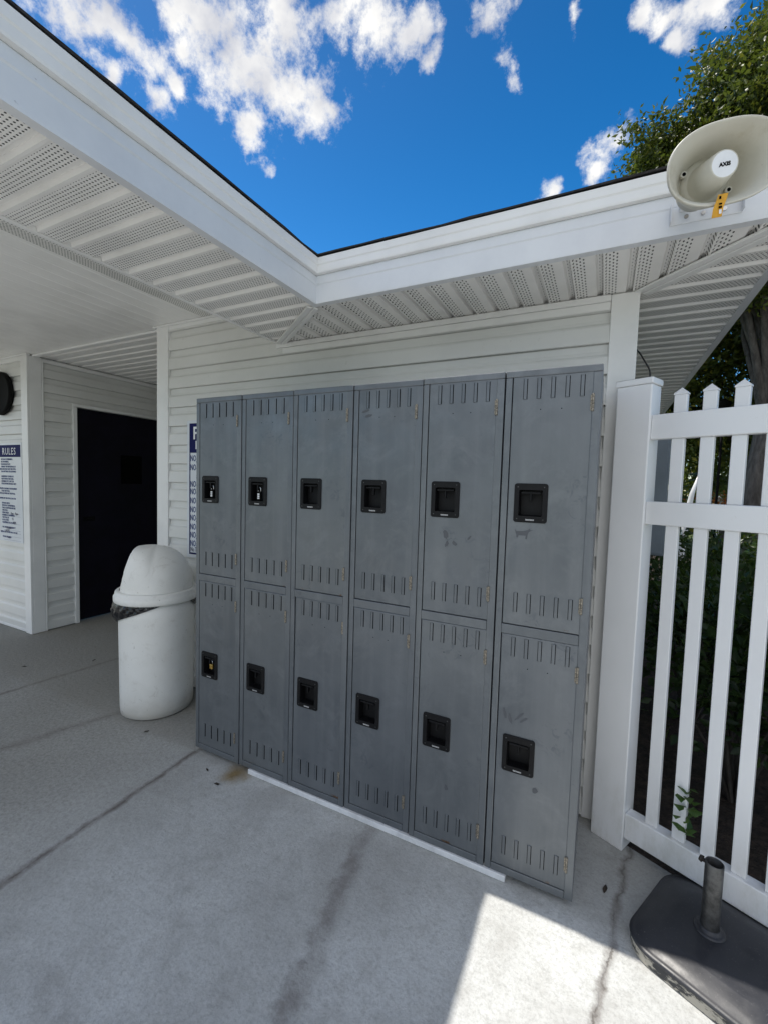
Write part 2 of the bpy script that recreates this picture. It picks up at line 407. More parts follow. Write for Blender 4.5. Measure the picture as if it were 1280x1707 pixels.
def copy_to(o, parent):
    c = o.copy(); COL.objects.link(c); c.parent = parent
    return c
def text_mesh(txt, size, name, mat, parent, mtx, align='LEFT', bold=0.0, xs=1.0, thick=.0004, space=1.0):
    cu = bpy.data.curves.new("txt", 'FONT'); cu.body = txt; cu.size = size; cu.align_x = align; cu.offset = bold; cu.extrude = thick
    cu.resolution_u = 3; cu.space_character = space
    t = bpy.data.objects.new("txt", cu); COL.objects.link(t)
    dg = bpy.context.evaluated_depsgraph_get(); dg.update()
    me = bpy.data.meshes.new_from_object(t.evaluated_get(dg)); me.name = name
    bpy.data.objects.remove(t); bpy.data.curves.remove(cu)
    me.transform(Matrix.Diagonal((xs, 1, 1, 1))); me.transform(mtx)
    me.materials.clear(); me.materials.append(mat)
    o = bpy.data.objects.new(name, me); COL.objects.link(o); o.parent = parent
    return o
def merge_meshes(objs, name, parent):
    bm = bmesh.new(); mats = []
    for o in objs:
        n0 = len(bm.faces); bm.from_mesh(o.data); bm.faces.ensure_lookup_table()
        mm = o.data.materials[0]
        if mm not in mats: mats.append(mm)
        for f in bm.faces[n0:]: f.material_index = mats.index(mm)
    me = bpy.data.meshes.new(name); bm.to_mesh(me); bm.free()
    for m in mats: me.materials.append(m)
    for o in objs:
        d = o.data; bpy.data.objects.remove(o); bpy.data.meshes.remove(d)
    o = bpy.data.objects.new(name, me); COL.objects.link(o); o.parent = parent; return o
# face a text flat onto a wall looking towards -Y (x to the right, z up)
def wallM(x, y, z): return Matrix.Translation((x, y, z)) @ Matrix.Rotation(R(90), 4, 'X')

# ------------------------------------------------------------------ ground
b = MB(); b.poly([(-400,-400,-.06),(400,-400,-.06),(400,400,-.06),(-400,400,-.06)], M['lawn']); tag(b.build("ground"), kind='structure')
FD = Vector((.902, -.432, 0)).normalized(); FN = Vector((.432, .902, 0)).normalized()       # fence direction and its back side
FO = Vector((1.989, .358, 0))
def fp(s, o=0.0, z=0.0): return FO + FD * s + FN * o + Vector((0, 0, z))
b = MB()
f1 = fp(12, .05)
b.poly([(-12,-14,0),(16,-14,0),(f1.x,f1.y,0),tuple(fp(-.02,.05)),(1.93,.62,0),(1.93,5.9,0),(-12,5.9,0)], M['conc'])
pd = b.build("pool_deck"); tag(pd, kind='structure')
b = MB(); b.poly([(1.9,.4,-.02),(1.9,11,-.02),(13,11,-.02),(13,-5,-.02),(f1.x,f1.y,-.02)], M['mulch']); tag(b.build("planting_bed"), kind='structure')

# ------------------------------------------------------------------ the pool house
WY = .50; ZS = 2.235; ZC = 2.468
house = thing("pool_house", "pale grey vinyl sided pool house with deep white eaves and porch", "building")
def siding(mb, axis, a0, a1, z0, z1, wall, sgn, zref=2.04, H=.127):
    """dutch lap siding; axis 'x' runs along x on plane y=wall facing sgn in y, 'y' the other way"""
    k0 = math.floor((z0 - zref) / H) - 1; prof = []
    for k in range(k0, k0 + 40):
        zb = zref + k * H
        if zb > z1: break
        for dz, o in ((0.0, -.004), (.0012, -.004), (.0014, .0175), (.004, .0185), (.070, .0140), (.076, .0110), (.084, .0045), (.098, .0015), (H - .0005, .000)):
            z = zb + dz
            if z < z0 or z > z1: continue
            prof.append((z, o))
    prof = [(z0, prof[0][1])] + prof + [(z1, prof[-1][1])]
    def P(a, z, o): return (a, wall + sgn * o, z) if axis == 'x' else (wall + sgn * o, a, z)
    n = max(2, int(abs(a1 - a0) / .5) + 1)
    mb.grid([[P(a0 + (a1 - a0) * i / (n - 1), z, o) for i in range(n)] for z, o in prof], M['siding'])
# locker wall
b = MB(); siding(b, 'x', -.86, 1.84, 0.012, 2.17, WY, -1); siding(b, 'x', -.86, .14, 2.17, ZC - .012, WY, -1)
b.box(-.93, 1.915, WY + .004, 6, .001, ZC - .002, M['siding'], 0)
wl = b.build("wall", house)
# left wing
b = MB(); siding(b, 'x', -7, -2.74, .03, ZC - .03, WY, -1); siding(b, 'y', .60, .845, .012, ZC - .03, -2.665, 1)
siding(b, 'y', .845, 1.83, 2.105, ZC - .03, -2.665, 1); siding(b, 'y', 1.83, 4.0, .012, ZC - .03, -2.665, 1)
b.box(-7, -2.80, WY + .004, .56, .001, ZC - .002, M['siding'], 0); b.box(-2.80, -2.669, WY + .004, .88, .001, ZC - .002, M['siding'], 0)
b.box(-2.80, -2.669, .88, 1.80, 2.08, ZC - .002, M['siding'], 0); b.box(-2.80, -2.669, 1.80, 6, .001, ZC - .002, M['siding'], 0)
b.build("wall", house)
b = MB(); b.box(-2.66, -.94, 4.0, 4.1, 0, ZC - .002, M['siding'], 0); b.build("wall", house)
# corner boards
def board(x0, x1, y0, y1, z0, z1, m='trim', bev=.003, name="corner_board"):
    q = MB(); q.box(x0, x1, y0, y1, z0, z1, M[m], bev, 2); return q.build(name, house)
q = MB(); q.box(-.952, -.838, WY - .024, WY - .001, .003, ZC - .008, M['trim'], .003, 2); q.box(-.952, -.931, WY - .001, .62, .003, ZC - .008, M['trim'], .003, 2); q.build("corner_board", house)
q = MB(); q.box(1.835, 1.937, WY - .020, WY + .002, .003, ZS - .004, M['trim'], .003, 2); q.box(1.916, 1.937, WY + .002, .60, .003, ZS - .004, M['trim'], .003, 2); q.build("corner_board", house)
q = MB(); q.box(-2.745, -2.644, WY - .024, WY - .001, .003, ZC - .012, M['trim'], .003, 2); q.box(-2.666, -2.644, WY - .001, .590, .003, ZC - .012, M['trim'], .003, 2)
q.box(-2.6645, -2.641, .592, .603, .003, ZC - .012, M['trim'], .002); q.build("corner_board", house)
# trims under ceiling and soffit
q = MB(); q.box(.10, 1.834, WY - .016, WY - .001, 2.172, 2.205, M['trim'], .002); q.box(.10, 1.834, WY - .026, WY - .001, 2.2055, ZS - .004, M['trim'], .003, 2); q.build("frieze_board", house)
q = MB(); q.box(-.837, .14, WY - .020, WY - .001, ZC - .035, ZC - .0125, M['trim'], .002); q.box(-.98, .14, WY - .034, WY - .002, ZC - .012, ZC - .001, M['bright'], .002)
q.build("ceiling_trim", house)
q = MB(); q.box(-7, -2.746, WY - .020, WY - .001, ZC - .05, ZC - .0125, M['trim'], .002); q.box(-7, -2.63, WY - .034, WY - .002, ZC - .012, ZC - .001, M['bright'], .002)
q.box(-2.664, -2.645, .604, 4.0, ZC - .045, ZC - .0125, M['trim'], .002); q.build("ceiling_trim", house)
q = MB(); q.box(-7, -2.746, WY - .016, WY - .001, .004, .03, M['trim'], .002); q.build("starter_strip", house)
# dark door in the left wing
q = MB(); q.box(-2.668, -2.640, .842, .879, .003, 2.078, M['trim'], .004, 2); q.box(-2.668, -2.640, 1.792, 1.829, .003, 2.078, M['trim'], .004, 2); q.box(-2.668, -2.640, .842, 1.829, 2.079, 2.108, M['trim'], .004, 2)
q.build("door_frame", house)
q = MB(); q.box(-2.74, -2.695, .882, 1.798, .012, 2.077, M['door'], .003)
dr = q.build("door", house)
q = MB(); q.box(-2.6948, -2.690, 1.33, 1.56, 1.36, 1.66, M['notice'], .001); q.build("notice_panel", dr)
q = MB(); q.box(-2.6948, -2.691, .95, 1.06, .985, 1.03, M['blackrub'], .001); q.box(-2.6948, -2.665, .98, 1.03, 1.0, 1.015, M['blackrub'], .003); q.build("handle", dr)
for z in (.25, 1.1, 1.85):
    q = MB(); q.box(-2.6948, -2.688, 1.765, 1.79, z, z + .1, M['tube'], .002); q.build("hinge", dr)

# soffits: ribbed, perforated
PER = .105
def ribs(lo, hi, off=0.0):
    out = []
    k = math.floor((lo - off) / PER) - 1
    while off + k * PER < hi:
        a = off + k * PER
        for f, h in ((.0, 0), (.66, 0), (.72, .012), (.86, .012), (.90, -.003), (.985, -.003), (.999, 0)):
            u = a + f * PER
            if lo <= u <= hi: out.append((u, h))
        k += 1
    out = [(lo, 0)] + out + [(hi, 0)]
    return sorted(set(out))
FX = .652; FY = .0925; BX = .13; RX = 2.352
def miterL(y): return FX - .02 + (BX - FX + .02) * (y - FY - .02) / (WY - FY - .02)
def miterLx(x): return FY + .02 + (WY - FY - .02) * (FX - .02 - x) / (FX - .02 - BX)
def miterRx(x): return WY - (x - 1.935) / (RX - .02 - 1.935) * (WY - FY - .02)
def miterRy(y): return 1.935 + (WY - y) / (WY - FY - .02) * (RX - .02 - 1.935)
b = MB(); rows = []
for y, h in ribs(-1.4, WY - .001):
    x1 = FX - .01 if y < FY + .02 else miterL(y)
    rows.append([(BX, y, ZS + h), ((BX + x1) / 2, y, ZS + h), (x1, y, ZS + h)])
b.grid(rows, M['perfY']); b.build("soffit", house, False)
b = MB(); rows = []
for x, h in ribs(BX + .001, RX - .021, .03):
    y0 = FY + .01 if x > FX - .02 else miterLx(x)
    y1 = WY - .001 if x < 1.935 else miterRx(x)
    if y1 <= y0: continue
    rows.append([(x, y0, ZS + h), (x, (y0 + y1) / 2, ZS + h), (x, y1, ZS + h)])
b.grid(rows, M['perfX']); b.build("soffit", house, False)
b = MB(); rows = []
for y, h in ribs(FY + .025, 6.9):
    x0 = 1.925 if y > WY else miterRy(y)
    rows.append([(x0, y, ZS + h), ((x0 + RX) / 2, y, ZS + h), (RX - .005, y, ZS + h)])
b.grid(rows, M['perfY']); b.build("soffit", house, False)
# seams over the mitred corners, and the channel along the porch side
def seam(p, q_, w, name="soffit_seam"):
    p = Vector(p); q_ = Vector(q_); d = (q_ - p); L = d.length; a = math.atan2(d.y, d.x)
    t = MB(); mt = Matrix.Translation(p) @ Matrix.Rotation(a, 4, 'Z')
    t.box(0, L, -w / 2, -w * .08, -.013, -.004, M['trim'], .002, 2, mt); t.box(0, L, w * .08, w / 2, -.013, -.004, M['trim'], .002, 2, mt); t.box(0, L, -w * .07, w * .07, -.007, -.004, M['trim'], 0, 1, mt)
    return t.build(name, house)
seam((FX - .03, FY + .02, ZS), (BX + .005, WY - .03, ZS), .055); seam((1.94, WY + .0, ZS), (RX - .03, FY + .02, ZS), .07)
q = MB(); q.box(BX - .022, BX - .001, -7, WY - .03, ZS - .006, ZC, M['trim'], .002); q.build("beam_board", house)
# porch ceiling with a perforated strip, planks running out from the wall
b = MB(); rows = []
for x, h in ribs(-4.1, -.505, -.505):
    rows.append([(x, -1.38, ZC + h * .25), (x, -.8, ZC + h * .25), (x, WY + .06, ZC + h * .25)])
b.grid(rows, M['ceil'])
b.poly([(-.40, -1.38, ZC), (BX - .02, -1.38, ZC), (BX - .02, WY + .06, ZC), (-.40, WY + .06, ZC)], M['ceil'])
b.build("ceiling", house, False)
b = MB(); b.poly([(-.505, -1.38, ZC), (-.40, -1.38, ZC), (-.40, WY, ZC), (-.505, WY, ZC)], M['vent']); b.build("ceiling_vent", house, False)
b = MB(); rows = []
for y, h in ribs(WY + .06, 4.2):
    rows.append([(-2.7, y, ZC + h), (-1.8, y, ZC + h), (-.9, y, ZC + h)])
b.grid(rows, M['ceil']); b.box(-2.63, -.96, WY + .01, WY + .06, ZC - .018, ZC - .002, M['bright'], .003)
b.build("ceiling", house, False)
# fascia: coil-wrapped board, upper trim, drip edge
def fascia_run(p, q_, out, name="fascia"):
    """p->q along the eave, out = outward normal"""
    p = Vector(p); q_ = Vector(q_); out = Vector(out); L = (q_ - p).length; d = (q_ - p).normalized()
    prof = [(-.030, .004), (-.030, -.004), (0, -.004), (.001, .004), (.0, .075), (.003, .080), (.003, .112), (.0, .117)]
    prof2 = [(.0, .1175), (.016, .1195), (.018, .126), (.0185, .150), (.022, .155), (.024, .182), (.0, .184)]
    t = MB(); n = max(2, int(L / .4))
    for pr in (prof, prof2):
        rows = []
        for o, z in pr:
            rows.append([])
            for i in range(n + 1):
                f = i / n
                # mitre: shift the ends by the outward offset where runs meet at a corner
                s0 = p + d * (L * f) + out * o + Vector((0, 0, ZS + z))
                s0 = s0 + d * (o * (MITER[0] * (1 - f) + MITER[1] * f))
                rows[-1].append(s0)
        t.grid(rows, M['fascia'] if pr is prof else M['bright'])
    return t.build(name, house, False)
MITER = (0, -1); fascia_run((FX, -1.4, 0), (FX, FY, 0), (1, 0, 0))
MITER = (1, 1); fascia_run((FX, FY, 0), (RX, FY, 0), (0, -1, 0))
MITER = (-1, 0); fascia_run((RX, FY, 0), (RX, 7, 0), (1, 0, 0))
# roofs: shingled slabs
def slab(mb, pts, t=.006):
    mb.poly(pts, M['shingle']); lo = [(x, y, z - t) for x, y, z in pts]; mb.poly(list(reversed(lo)), M['shingle'])
    for i in range(len(pts)):
        j = (i + 1) % len(pts); mb.poly([lo[i], lo[j], pts[j], pts[i]], M['shingle'])
e = ZS + .1925; sl = .33
rnd = random.Random(3)
def ragged(p, q_, out):
    """shingle butts: slightly uneven edge"""
    p = Vector(p); q_ = Vector(q_); out = Vector(out); n = int((q_ - p).length / .11); r = []
    for i in range(n + 1):
        o = rnd.uniform(0, .006); zz = rnd.uniform(-.002, .003)
        r.append(tuple(p.lerp(q_, i / n) + out * o + Vector((0, 0, zz))))
    return r
EX = FX + .0245; EY = FY - .0245; EX2 = RX + .0245
b = MB(); rz_ = e + sl * 2.4; PY = -1.4
slab(b, ragged((EX, PY, e), (EX, EY + .002, e), (1, 0, 0)) + [(EX - 1.2, EY + 3.6, e + sl * 1.2), (EX - 2.4, 3.2, rz_), (EX - 2.4, PY, rz_)])
slab(b, [(EX - 2.4, PY, rz_), (EX - 2.4, 3.2, rz_), (EX - 4.8, 3.2, e), (EX - 4.8, PY, e)])
b.build("roof", house)
b = MB(); ry = e + sl * 3.4
slab(b, ragged((EX - .002, EY, e), (EX2, EY, e), (0, -1, 0)) + [(EX2 - 3.4, EY + 3.4, ry), (-3.4, EY + 3.4, ry), (-7, EY + 3.4, ry), (-7, EY + 1.6, e + sl * 1.6), (EX - 1.6, EY + 1.6, e + sl * 1.6)])
slab(b, [(EX2, EY, e), (EX2, 7.0, e), (EX2 - 3.4, EY + 3.4, ry)]); slab(b, [(EX2, 7.0, e), (-7, 7.0, e), (-7, EY + 3.4, ry), (EX2 - 3.4, EY + 3.4, ry)])
b.build("roof", house)

# ------------------------------------------------------------------ lockers
LW = .3048; LZ = .026; LH = 1.808; LD = .40
DW = .2515; DH = .8595
def rrect(w, h, r, n=5):
    pts = []
    for cx, cz, a0 in ((w - r, r, -90), (w - r, h - r, 0), (r, h - r, 90), (r, r, 180)):
        for i in range(n + 1):
            a = R(a0 + 90 * i / n); pts.append((cx + r * math.cos(a), cz + r * math.sin(a)))
    return pts
GREYP = simple('worn_white_print', (.42, .42, .42), .5)
def locker_parts(root):
    L = M['locker']
    b = MB()
    # outer shell and front frame (x 0..LW, y 0 front)
    g = .0020
    b.box(g, .0035, .016, LD, 0, LH, L, .0006); b.box(LW - .0035, LW - g, .016, LD, 0, LH, L, .0006)
    b.box(.0036, LW - .0036, .02, LD, LH - .003, LH, L, .0005); b.box(.0036, LW - .0036, .02, LD, 0, .003, L, .0005); b.box(.0036, LW - .0036, LD - .003, LD - .0005, .0031, LH - .0031, L, 0)
    b.box(.0036, LW - .0036, .02, LD - .004, .905, .909, L, 0)
    b.box(g, .0235, 0, .0155, 0, LH - .0235, L, .0022, 2); b.box(LW - .0285, LW - g, 0, .0155, 0, LH - .0235, L, .0022, 2)
    b.box(g, LW - g, -.0006, .0155, LH - .0230, LH, L, .0030, 2)
    b.box(.0238, LW - .0288, -.0004, .0155, .890, .924, L, .002, 2); b.box(.0238, LW - .0288, 0, .0155, 0, .027, L, .002, 2)
    c = b.build("cabinet", root)
    # door
    b = MB(); w, h, t, bv = DW, DH, .017, .0026
    hx0, hx1, hz0, hz1 = .030, .120, .372, .487
    def loop(x0, x1, z0, z1, y): return [(x0, y, z0), (x1, y, z0), (x1, y, z1), (x0, y, z1)]
    b.grid([loop(0, w, 0, h, t), loop(0, w, 0, h, bv), loop(bv * .3, w - bv * .3, bv * .3, h - bv * .3, bv * .3), loop(bv, w - bv, bv, h - bv, 0), loop(hx0, hx1, hz0, hz1, 0), loop(hx0, hx1, hz0, hz1, .010)], L, False, True)
    for zc in (.080, .817):
        for i in range(5):
            x0 = .036 + i * .0445; z0 = zc - .0355; z1 = zc + .0355
            a = [(x0, -.0002, z0), (x0 + .0012, -.0026, z0 + .002), (x0 + .0105, -.0032, z0 + .002), (x0 + .0112, -.0002, z0 + .001)]
            d = [(x, y, z0 + z1 - z) for x, y, z in a]
            b.poly([a[0], d[0], d[1], a[1]], L); b.poly([a[1], d[1], d[2], a[2]], L)
            b.poly([a[0], a[1], a[2], a[3]], L); b.poly([d[0], d[1], d[2], d[3]], L)
            b.poly([a[2], d[2], d[3], a[3]], M['dark'])
            b.box(x0 - .0014, x0 - .0003, -.0003, .002, z0 + .001, z1 - .001, M['dark'], 0); b.box(x0 + .0113, x0 + .0127, -.0003, .002, z0 + .001, z1 - .001, M['dark'], 0)
    for x in (.092, .158): b.box(x, x + .0032, -.0003, .002, .745, .7482, M['dark'], 0)
    d = b.build("door", root, False)
    # handle: rounded bezel round a recessed cup
    hw, hh = .110, .134
    b = MB(); o = rrect(hw, hh, .009); inn = [(.016 + x, .022 + z) for x, z in rrect(hw - .032, hh - .044, .004)]
    P = lambda pts, y, gx=0: [(x, y, z) for x, z in pts]
    sc = lambda pts, k: [(hw/2 + (x - hw/2) * k, hh/2 + (z - hh/2) * k) for x, z in pts]
    V = b.grid([P(o, -.0006), P(o, -.0035), P(sc(o, .975), -.0055), P(inn, -.0055), P([(x * .97 + .0017, z) for x, z in inn], -.002), P([(.04 + (x-.04) * .93 + .001, .06 + (z-.06) * .93) for x, z in inn], .030)], M['black'], False, True)
    b._fin([b.bm.faces.new(V[-1])], M['black'])
    b.box(.022, .088, -.003, .006, .098, .106, M['black'], .002); b.box(.052, .058, -.004, .012, .072, .100, M['black'], .002)
    for x, z in ((.012, .122), (.098, .122), (.012, .012), (.098, .012)): b.box(x - .002, x + .002, -.0066, -.005, z - .002, z + .002, M['tube'], .0008)
    hd = b.build("handle", d, True, (.0215, 0, .3625))
    tx = text_mesh("tennsco", .0090, "lettering", GREYP, hd, wallM(.055, -.0060, .0075), 'CENTER', .0004)
    hinges = []
    for z in (.069, .733):
        b = MB(); x = 0
        for i in range(5):
            zz = i * .0112; b.lathe([(.0, zz), (.0036, zz), (.0040, zz + .001), (.0040, zz + .0095), (.0036, zz + .0105), (.0, zz + .0105)], M['hinge'], 10)
        b.box(-.0075, -.003, -.0002, .0035, .003, .052, M['hinge'], .0005)
        hinges.append(b.build("hinge", d, True, (DW + .001, -.003, z)))
    return c, d, hd, tx, hinges
LX = [.0, .305, .610, .914, 1.219, 1.524]
LLAB = ["leftmost grey locker, its lower recess holding a brass padlock, beside the white trash can",
        "second grey locker from the trash can, dial lock in its upper recess only",
        "grey locker with slightly ajar lower door, third from the trash can",
        "grey locker fourth from the trash can, curved smears near its upper door's top",
        "grey locker next to the rightmost one, dark handprints below its upper handle recess",
        "rightmost and nearest grey locker, goat shaped smudge under its upper recess"]
JIT = [(0, 0, 0), (0, .002, 0), (0, -.001, .003), (.0005, .003, 0), (0, -.001, 0), (.0005, 0, 0)]
lockers = []; src = None
for i, x in enumerate(LX):
    r = thing("locker", LLAB[i], "locker", (x + JIT[i][0], JIT[i][1], LZ), JIT[i][2], "two tier grey lockers standing along the wall")
    if src is None:
        src = locker_parts(r); c, d, hd, tx, hg = src; doors = [d]
        d.location = (.0262, .0012, .0295)
    else:
        copy_to(src[0], r); doors = []
    for k, zz in enumerate((.0295, .9265)):
        if i == 0 and k == 0: continue
        nd = copy_to(src[1], r); nd.location = (.0262, .0012, zz)
        nh = copy_to(src[2], nd); copy_to(src[3], nh)
        for q in src[4]: copy_to(q, nd)
        doors.append(nd)
    if i == 2: doors[0].rotation_euler = (R(-.35), 0, 0); doors[0]['label'] = "lower locker door standing slightly proud of its frame"
    lockers.append(r)
# residue and hand marks on the nearest doors: thin stains
def stain(root, pts, name="smudge"):
    b = MB(); b.poly([(x, -.0001, z) for x, z in pts], M['smudge']); return b.build(name, root, False)
gx, gz = .054, 1.235
stain(lockers[5], [(gx + x * .001, gz + z * .001) for x, z in ((0,30),(6,22),(30,24),(44,28),(50,34),(53,28),(62,29),(54,25),(48,22),(44,12),(42,-4),(37,-3),(38,8),(14,8),(12,0),(7,0),(6,10),(3,20))])
random.seed(5)
def blob(root, cx, cz, rx, rzz, ang=0, n=14):
    p = []
    for i in range(n):
        a = 2 * math.pi * i / n; q = random.uniform(.75, 1.15); x = rx * q * math.cos(a); z = rzz * q * math.sin(a)
        p.append((cx + x * math.cos(ang) - z * math.sin(ang), cz + x * math.sin(ang) + z * math.cos(ang)))
    stain(root, p)
for cx, cz, rx, rzz, an in ((.11, 1.225, .010, .016, .4), (.115, 1.19, .006, .014, -.4), (.145, 1.195, .007, .010, .9), (.20, 1.22, .012, .004, .9), (.15, .25, .007, .013, .1)): blob(lockers[4], cx, cz, rx, rzz, an)
for cx, cz, rx, rzz, an in ((.10, .60, .004, .022, -.7), (.115, .59, .004, .018, -.9), (.07, .585, .006, .020, .3), (.05, .60, .005, .02, .2), (.165, .35, .010, .010, 0)): blob(lockers[5], cx, cz, rx, rzz, an)
for cx, cz, rx, rzz, an in ((.06, 1.70, .020, .005, .25), (.07, 1.68, .018, .006, .2)): blob(lockers[3], cx, cz, rx, rzz, an)
# padlocks in the recesses
def padlock(label, x, z, kind):
    r = thing("padlock", label, "padlock", (x, .010, z))
    b = MB()
    if kind == 'brass':
        b.box(-.011, .011, -.007, .006, -.013, .011, M['brass'], .003, 2); b.build("body", r)
        b = MB(); b.tube([(-.0065, -.0005, .009), (-.0065, -.0005, .022)] + [(.0065 * -math.cos(t * math.pi / 6), -.0005, .022 + .0065 * math.sin(t * math.pi / 6)) for t in range(7)] + [(.0065, -.0005, .009)], .0019, M['steel'], 8); b.build("shackle", r)
    else:
        b.box(-.011, .011, -.008, .006, -.032, .006, M['blackrub'], .003, 2); b.build("body", r)
        for q in range(3):
            b = MB(); b.box(-.006, .006, -.0095, -.0078, -.027 + q * .0095, -.020 + q * .0095, M['white'], .001); b.build("dial", r)
        b = MB(); b.tube([(-.0075, -.001, .004), (-.0075, -.001, .020)] + [(.0075 * -math.cos(t * math.pi / 6), -.001, .020 + .0075 * math.sin(t * math.pi / 6)) for t in range(7)] + [(.0075, -.001, .004)], .0022, M['steel'], 8); b.build("shackle", r)
padlock("dial padlock in the upper recess of the leftmost locker", .108, 1.374, 'dial')
padlock("dial padlock in the upper recess of the second locker from the left", .413, 1.374, 'dial')
padlock("small brass padlock in the lower recess of the leftmost locker", .108, .478, 'brass')
# shim strip under the lockers
b = MB(); b.box(0, 1.232, 0, .36, 0, .0235, M['tape'], .002); o = b.build("shim_board", None, True, (.372, -.006, .0012)); o.rotation_euler = (0, 0, R(-.1))
tag(o, "long thin white board shimming the lockers up off the concrete", "board")
for x in (.05, .26):
    b = MB(); b.box(x - .02, x + .02, .03, .36, .0005, LZ, M['blackrub'], .001); b.build("levelling_foot", lockers[0])
b = MB(); b.box(.26, .29, .12, .36, .0005 - 0, LZ, M['blackrub'], .001); lf = b.build("levelling_foot", lockers[5])
for o in [q for q in lockers[0].children if q.name.startswith("levelling")] + [lf]: o.location = (0, 0, -LZ)

# ------------------------------------------------------------------ trash can
tc_ = thing("trash_can", "cream domed trash can with black bin liner beside the lockers", "trash can", (-.60, .22, 0))
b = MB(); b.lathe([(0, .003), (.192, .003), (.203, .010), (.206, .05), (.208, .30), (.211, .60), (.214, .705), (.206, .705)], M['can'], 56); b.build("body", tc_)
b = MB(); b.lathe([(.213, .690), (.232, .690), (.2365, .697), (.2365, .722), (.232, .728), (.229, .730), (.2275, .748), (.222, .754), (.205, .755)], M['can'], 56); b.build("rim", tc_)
dv = Vector((-.75, -.66, 0)).normalized()
def domefn(p):
    h_ = max(0.0, p.z - .752); a_ = math.atan2(p.y, p.x); n_ = 2.15 + 2.2 * max(0, math.cos(a_ - math.atan2(dv.y, dv.x))) ** .7
    if p.xy.length > .004:
        r2 = .205 * max(0.0, 1 - min(1, h_ / .2628) ** n_) ** (1 / n_); p = Vector((r2 * math.cos(a_), r2 * math.sin(a_), p.z))
    s = p.x * dv.x + p.y * dv.y; hh_ = max(0, p.z - .755)
    lim = .184 - .29 * hh_
    if s > lim: p = p - dv * (s - lim)
    return p
prof = [(.205 * math.cos(a) ** .80, .752 + .262 * math.sin(a) ** .7) for a in [i * math.pi / 2 / 22 for i in range(22)]] + [(.02, 1.0145), (.0, 1.0147)]
b = MB(); b.lathe(prof, M['can'], 64, fn=domefn); b.build("dome_lid", tc_)
b = MB(); aa = math.atan2(dv.y, dv.x)
b.grid([[(r_ * math.cos(aa + t * .1), r_ * math.sin(aa + t * .1), .7556) for t in range(-6, 7)] for r_ in (.186, .204)], M['dark']); b.build('opening', tc_, False)
b = MB()
# liner folded over the lip: deep on the left, tapering away, with wrinkles
a_l = -2.38
rows = []; NB = 150; random.seed(11)
ph = [random.uniform(0, 6.28) for _ in range(6)]
for j in range(9):
    row = []
    for i in range(NB + 1):
        a = a_l - 1.7 + 5.3 * i / NB; da = a - a_l
        depth = .004 + .142 * max(0, 1 - abs(da) / 1.85) + .055 * max(0, 1 - abs(da - 3.1) / .45)
        z = .693 - depth * j / 8
        puff = (.003 + .030 * max(0, 1 - abs(da) / 1.1) + .012 * max(0, 1 - abs(da - 3.1) / .45)) * math.sin(math.pi * min(1, (j + 1.2) / 9.5))
        wr = .004 * math.sin(23 * a + ph[0] + j * .9) + .003 * math.sin(41 * a + ph[1] - j * 1.3) + .0025 * math.sin(11 * a + j * 2.1 + ph[2])
        r_ = .2165 + puff + wr * (0.3 + .7 * math.sin(math.pi * j / 8)) + (.002 if j == 8 else 0)
        row.append((r_ * math.cos(a), r_ * math.sin(a), z))
    rows.append(row)
b.grid(rows, M['bag'], True)
b.build("bin_liner", tc_)

# ------------------------------------------------------------------ signs
sg = thing("rules_sign", "white rules sign with navy header RULES left of the dark doorway", "sign", (-3.1, WY - .017, .81))
b = MB(); b.box(-.33, .34, -.004, -.0005, 0, .90, M['signw'], .001); b.build("panel", sg)
b = MB(); b.box(-.315, .322, -.0052, -.0041, .772, .880, M['ink'], 0); b.build("header", sg)
parts = [text_mesh("RULES", .088, "t", M['white'], sg, wallM(.006, -.0058, .794), 'LEFT', .0, .84, .0004, 1.22)]
LINES = ["NO SOLO SWIMMING.", "NO RUNNING.", "OR ROUGH PLAY.", "UNDER THE INFLUENCE OF", "DRUGS SHOULD USE THE POOL.", "NO SPITTING OR BLOWING", "",
 "DIARRHEAL ILLNESS OF", "NOT ENTER THE POOL.", "HEARING ETC. DAY OR", "POLLUTIONS SHOULD NOT", "", "PROPER LOADING OR REQUIRED", "FOR THE POOL.", "PETS ALLOWED IN THE POOL.", "",
 "DIVING IN THE POOL, DAY OR", "", "SHOULD BE IN", "WITHOUT SUPERVISION.", "TAKE A SHOWER BEFORE", "THE POOL.", "OPEN FROM", "NUMBER OF SWIMMERS", "THE POOL IS", "IS LOCATED", "EQUIPMENT IS LOCATED", "", "IN CASE OF EMERGENCY", "", "OPERATOR OF RECORD OF THE", "", "PHONE NUMBER"]
for k, l in enumerate(LINES):
    if l: parts.append(text_mesh(l, .0205, "t", M['inkblue'], sg, wallM(-.02 if len(l) < 24 else -.06, -.0048, .745 - k * .0222), 'LEFT', .0006))
for (x, z, t, s_) in ((.13, .25, "7am - 9pm", .034), (.15, .20, "15", .034), (.17, .165, "N/A", .036), (.05, .118, "Lifeguard", .03), (.03, .09, "call 911", .03), (.06, .03, "Tony", .03)):
    parts.append(text_mesh(t, s_, "t", M['handink'], sg, wallM(x, -.0049, z), 'LEFT', 0, .9) )
merge_meshes(parts, "lettering", sg)
b = MB()
for z in (.262, .24, .17, .11, .085, .052, .02): b.box(.0, .30, -.0046, -.0039, z - .0058, z - .0046, M['inkblue'], 0)
b.build("ruled_line", sg)
sg = thing("pool_sign", "blue and white sign of NO rules half hidden behind the leftmost locker", "sign", (-.412, WY - .017, .905))
b = MB(); b.box(-.238, .30, -.005, -.0005, 0, .912, M['signw'], .001); b.build("panel", sg)
b = MB(); b.box(-.215, .28, -.0060, -.0051, .700, .893, M['ink'], 0); b.box(-.215, -.206, -.0060, -.0051, .022, .6995, M['ink'], 0); b.box(-.2055, .28, -.0060, -.0051, .022, .034, M['ink'], 0); b.build("header", sg)
